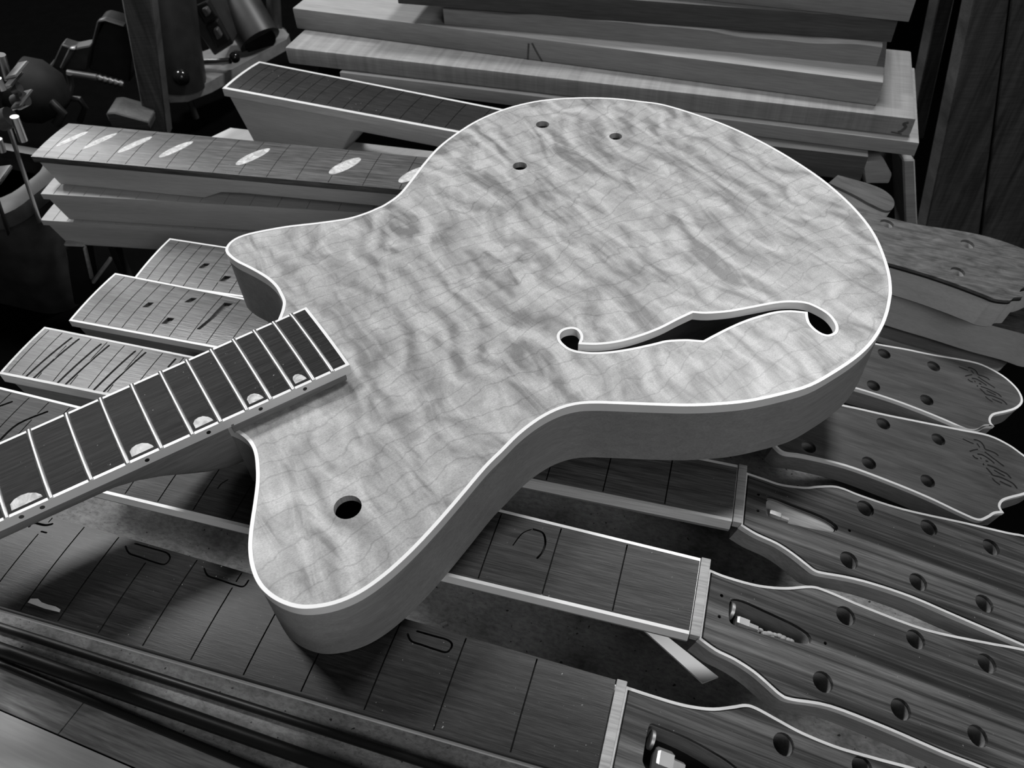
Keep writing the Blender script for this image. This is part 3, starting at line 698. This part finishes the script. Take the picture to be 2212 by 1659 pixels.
for k in range(61):
    x = X3*k/60; c = .004+.004*math.sin(x*21+1)+.003*math.sin(x*47)+.002*math.sin(x*90+2); c = max(c, .001)
    c2 = .35*c
    secs3.append([(x, 0, 0), (x, .06, 0), (x, .06, h3), (x, c, h3), (x, 0, h3-c2)])
o = loft('lumber_board', secs3, M_LUM, None, f3.M, sharp=20); tag(o, 'short pale plank with a wavy bark edge, knots at its right end', 'board', 'stacked lumber')
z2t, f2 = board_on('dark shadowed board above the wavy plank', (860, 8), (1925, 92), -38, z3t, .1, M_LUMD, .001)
z1t, f1 = board_on('topmost pale board of the lumber stack, at the upper picture edge', (1380, -14), (1963, 48), -60, z2t, .1, M_LUM, .001)
def on_face(fr, u, v, off=-.0003):
    o = fr.I @ CAM; d = fr.I.to_3x3() @ ray(u, v); t = (off-o.y)/d.y; q = o+d*t; return Vector((q.x, off, q.z))
def mark(parent, fr, pts, w):
    q = [on_face(fr, *p) for p in pts]; L2 = [(p.x, p.z) for p in q]; st_ = stroke(L2, w); n_ = (len(st_)-2)//2
    bm = bmesh.new(); va = [bm.verts.new((x, -.0003, z)) for x, z in st_[:n_]]; vb = [bm.verts.new((x, -.0003, z)) for x, z in st_[n_+1:2*n_+1][::-1]]
    for k in range(n_-1): bm.faces.new((va[k], vb[k], vb[k+1], va[k+1]))
    me = bpy.data.meshes.new('pencil_mark'); bm.to_mesh(me); bm.free(); link('pencil_mark', me, M_LUMD, parent, None, None)
bd4 = [o for o in bpy.data.objects if o.get('label', '').startswith('pale plank with slanting pencil')][0]
bd5 = [o for o in bpy.data.objects if o.get('label', '').startswith('flame-striped')][0]
mark(bd4, f4, [(1142, 94), (1140, 132)], .0018); mark(bd4, f4, [(1149, 93), (1160, 114), (1173, 136)], .0018)
mark(bd5, f5, [(1963, 265), (1952, 268), (1957, 274), (1948, 283), (1940, 286)], .0022); mark(bd5, f5, [(1925, 285), (1948, 290)], .0012)
zb = ZB-t5-t6
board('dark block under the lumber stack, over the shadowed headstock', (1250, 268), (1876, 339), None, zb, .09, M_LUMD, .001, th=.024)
# rack
rack = empty('lumber_rack', Matrix.Identity(4), 'pale wooden post rack that carries the stack of lumber', 'rack')
yr = P(1986, 309, ZB-t5).y + .03
tube_q = [(1950, 345), (1977, 345), (1986, 560), (1958, 560)]
ybox('leg', tube_q, yr, yr+.03, M_LUM, rack)
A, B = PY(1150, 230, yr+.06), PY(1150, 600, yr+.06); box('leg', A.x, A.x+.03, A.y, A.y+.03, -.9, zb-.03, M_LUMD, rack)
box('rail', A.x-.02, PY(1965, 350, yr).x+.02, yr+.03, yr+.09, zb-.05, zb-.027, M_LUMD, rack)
# light offcut beside the rack post
ob = ybox('wood_offcut', [(1862, 352), (1911, 346), (1928, 378), (1921, 398), (1868, 398)], yr-.02, yr+.0, M_LUM); tag(ob, 'wood offcut with one lit corner above the shadowed headstock', 'offcut')
# pale strip between the stacked necks and the rearmost neck
o, _ = poly_prism('wooden_strip', [(452, 298), (498, 276), (962, 330), (952, 351)], .045, .033, M_MAPLE)
tag(o, 'narrow pale wooden strip between the inlaid neck and the rearmost neck', 'strip')
# ================================================================== dark corner with tools, back left
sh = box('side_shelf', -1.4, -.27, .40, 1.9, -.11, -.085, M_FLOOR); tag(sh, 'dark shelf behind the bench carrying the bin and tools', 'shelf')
ZS = -.085
# grey bin with a rolled rim
bin_ = empty('storage_bin', Matrix.Identity(4), 'dark grey plastic bin with a rolled rim, left of the stacked necks', 'bin')
bC = P(142, 688, ZS); e1 = (P(0, 655, ZS)-bC).normalized(); e2 = Vector((e1.y, -e1.x, 0))
lo_, hi_ = 0, .5
for _ in range(40):
    h_ = (lo_+hi_)/2
    if project(bC+Vector((0, 0, h_)))[1] > 436: lo_ = h_
    else: hi_ = h_
def rring(g_, z, r=.03, n=6):
    X0, X1, Y0, Y1 = -g_, .30+g_, -g_, .07+g_; out = []
    for cx_, cy_, a0 in ((X1-r, Y1-r, 0), (X0+r, Y1-r, 90), (X0+r, Y0+r, 180), (X1-r, Y0+r, 270)):
        for k in range(n+1):
            a = math.radians(a0+90*k/n); q = bC + e1*(cx_+r*math.cos(a)) + e2*(cy_+r*math.sin(a)); out.append((q.x, q.y, z))
    return out
zr = ZS+h_
loft('bin_wall', [rring(0, ZS), rring(.012, zr-.01), rring(.006, zr-.01), rring(-.006, ZS+.004)], M_BIN, bin_)
loft('bin_rim', [rring(.012, zr-.022), rring(.022, zr-.018), rring(.022, zr-.004), rring(.016, zr), rring(.006, zr), rring(.006, zr-.022)], M_BIN, bin_)
# metal stand under the stacked necks and a stick leaning in it
stand = empty('metal_stand', Matrix.Identity(4), 'dark metal stand with pale edges under the stacked necks', 'stand')
ys = P(150, 690, ZS).y-.03
ybox('side_panel', [(139, 536), (184, 538), (205, 660), (160, 660)], .605, .625, M_PLASTIC, stand)
ybox('top_edge', [(136, 527), (182, 530), (182, 536), (137, 534)], .601, .625, M_NUT, stand)
ybox('front_leg', [(177, 536), (183, 536), (200, 606), (193, 606)], .599, .605, M_NUT, stand)
ybox('brace', [(236, 556), (243, 562), (202, 617), (195, 611)], .595, .599, M_NUT, stand)
ybox('rear_leg', [(232, 535), (246, 535), (290, 640), (276, 640)], .625, .64, M_PLASTIC, stand)
# bench machine: base plate, column, switch box, tube, post, knobs
mach = empty('bench_machine', Matrix.Identity(4), 'cast iron bench machine with switch box, round tube and black ball knobs', 'machine')
ZM = -.02
o, mf = poly_prism('base_plate', [(398, 198), (450, 178), (620, 84), (624, 74), (612, 62), (575, 62), (330, 150), (332, 186), (360, 200)], ZM, ZM-.014, M_PLATE, mach)
def mpt(u, v, y): return PY(u, v, y)
yb = P(385, 165, ZM).y
tube('column', [mpt(388, 178, yb-.02), mpt(372, 90, yb-.02), mpt(350, -60, yb)], .036, M_IRON, mach, n=20, radii=[.034, .034, .036])
yk = P(560, 92, ZM).y
tube('round_tube', [mpt(562, 88, yk-.02), mpt(530, 35, yk-.0), mpt(470, -70, yk+.05)], .030, M_IRON, mach, n=24)
tube('tube_bore', [mpt(564, 91.5, yk-.024), mpt(560, 85, yk-.02)], .022, M_DARK, mach, n=24)
tube('post', [mpt(595, 70, yk+.05), mpt(588, -40, yk+.05)], .010, M_IRON2, mach)
tube('post_collar', [mpt(595, 72, yk+.048), mpt(594.5, 66, yk+.048)], .016, M_IRON2, mach)
ys_ = P(470, 120, ZM).y
ybox('switch_box', [(388, 12), (446, -14), (504, 95), (463, 121)], ys_-.03, ys_+.03, M_IRON, mach)
for q in ([(420, 15), (447, 3), (468, 38), (443, 54)], [(444, 57), (469, 44), (494, 90), (469, 106)]):
    sw = ybox('switch_plate', q, ys_-.038, ys_-.028, M_PLASTIC, mach)
    cx_, cy_ = sum(p[0] for p in q)/4, sum(p[1] for p in q)/4
    ybox('push_button', [(cx_+(u-cx_)*.42, cy_+(v-cy_)*.42) for u, v in q], ys_-.046, ys_-.036, M_IRON2, mach)
yk1 = P(392, 168, ZM).y-.05
ball('ball_knob', mpt(392, 166, yk1), .0105, M_BLACK, mach)
ball('ball_knob', mpt(507, 124, ys_-.05), .007, M_BLACK, mach)
tube('lever', [mpt(425, 134, ys_-.04), mpt(470, 133, ys_-.045), mpt(498, 131, ys_-.05)], .004, M_STEEL, mach)
tube('hanging_rod', [mpt(404, 200, yk1+.02), mpt(424, 255, yk1+.02)], .004, M_IRON, mach)
# dark upright
ob = ybox('timber_upright', [(255, -40), (322, -40), (362, 300), (318, 300)], .93, .955, M_WALL); tag(ob, 'dark timber upright between the hand tools and the bench machine', 'post')
ob = ybox('wood_block', [(228, 245), (246, 243), (322, 264), (324, 282), (240, 275)], .90, .94, M_LUMD); tag(ob, 'small dim wooden block behind the inlaid neck', 'block')
# router-like tool: yoke frame, guard, threaded rod
rt_ = empty('hand_router', Matrix.Identity(4), 'dark hand tool with triangular yoke, bright bar and threaded rod', 'tool')
ybox('yoke', [(188, 128), (196, 96), (212, 46), (225, 42), (272, 55), (288, 85), (280, 178), (192, 150)], 1.00, 1.03, M_PLASTIC, rt_)
ybox('yoke_rim', [(196, 98), (209, 46), (226, 42), (270, 56), (268, 61), (228, 49), (216, 50), (202, 100)], .99, 1.0, M_IRON, rt_)
ybox('foot_plate', [(103, 144), (112, 140), (132, 96), (160, 105), (196, 98), (188, 152), (138, 152)], .98, 1.0, M_IRON, rt_)
ybox('bright_bar', [(148, 105), (163, 105), (137, 152), (127, 148)], .97, .98, M_IRON2, rt_)
ybox('bar_tip', [(149, 104), (164, 105), (162, 111), (147, 110)], .965, .97, M_STEEL, rt_)
tube('threaded_rod', [mpt(146, 158, .96), mpt(210, 168, .96)], .0045, M_IRON2, rt_)
secs_ = []
for k in range(11): secs_.append(mpt(210+k*5.7, 168+k*1.5, .96))
tube('thread', secs_, .004, M_STEEL, rt_, radii=[.0052 if k % 2 else .0036 for k in range(11)])
# rotary sander body with its cable
sd = empty('power_sander', Matrix.Identity(4), 'black round-bodied power sander with a curling cable', 'power tool')
tube('motor_body', [mpt(30, 175, .86), mpt(60, 190, .86), mpt(95, 212, .86), mpt(122, 234, .86), mpt(128, 240, .86)], .04, M_PLASTIC, sd, n=24, radii=[.030, .036, .035, .024, .015])
tube('handle_grip', [mpt(90, 245, .84), mpt(96, 222, .84), mpt(112, 220, .84), mpt(135, 243, .84), mpt(122, 268, .84)], .005, M_IRON, sd)
tube('cable', [mpt(150, 160, .9), mpt(154, 185, .9), mpt(148, 210, .89), mpt(133, 230, .88), mpt(150, 212, .87), mpt(172, 214, .87), mpt(184, 232, .87), mpt(172, 262, .87)], .0035, M_BLACKR, sd)
# two bar clamps hanging at the left edge
def clamp(label, a, b, y, jaws):
    c = empty('bar_clamp', Matrix.Identity(4), label, 'clamp', 'bar clamps at the left edge')
    d = Vector((b[0]-a[0], b[1]-a[1])).normalized(); n = Vector((-d.y, d.x))
    ybox('bar', [(a[0]-n.x*3, a[1]-n.y*3), (a[0]+n.x*3, a[1]+n.y*3), (b[0]+n.x*3, b[1]+n.y*3), (b[0]-n.x*3, b[1]-n.y*3)], y, y+.006, M_STEEL, c)
    for (p, q, w) in jaws:
        ybox('jaw', [(p[0], p[1]-w), (q[0], q[1]-w), (q[0], q[1]+w), (p[0], p[1]+w)], y-.012, y+.014, M_IRON2, c)
    return c
c1 = clamp('longer bar clamp hanging in front of the grey bin', (10, 262), (84, 486), .60, [((8, 172), (36, 166), 4), ((0, 196), (24, 190), 5), ((22, 236), (46, 230), 6)])
tube('screw', [mpt(28, 194, .60), mpt(42, 188, .60)], .004, M_STEEL, c1); tube('screw', [mpt(34, 222, .60), mpt(54, 212, .60)], .006, M_STEEL, c1)
tube('handle', [mpt(0, 262, .595), mpt(24, 252, .595)], .008, M_IRON2, c1)
tube('threaded_spindle', [mpt(31, 252, .59), mpt(50, 304, .59)], .0034, M_FRET, c1)
tube('guide_rod', [mpt(0, 118, .61), mpt(14, 170, .61)], .004, M_STEEL, c1)
c2 = clamp('shorter bar clamp cut off by the left picture edge', (-14, 420), (17, 512), .60, [((-30, 400), (2, 396), 6)])
tube('threaded_spindle', [mpt(-6, 170, .585), mpt(6, 194, .585)], .003, M_FRET, c2)
tube('guide_rod', [mpt(-4, 300, .59), mpt(5, 327, .59)], .003, M_FRET, c2)
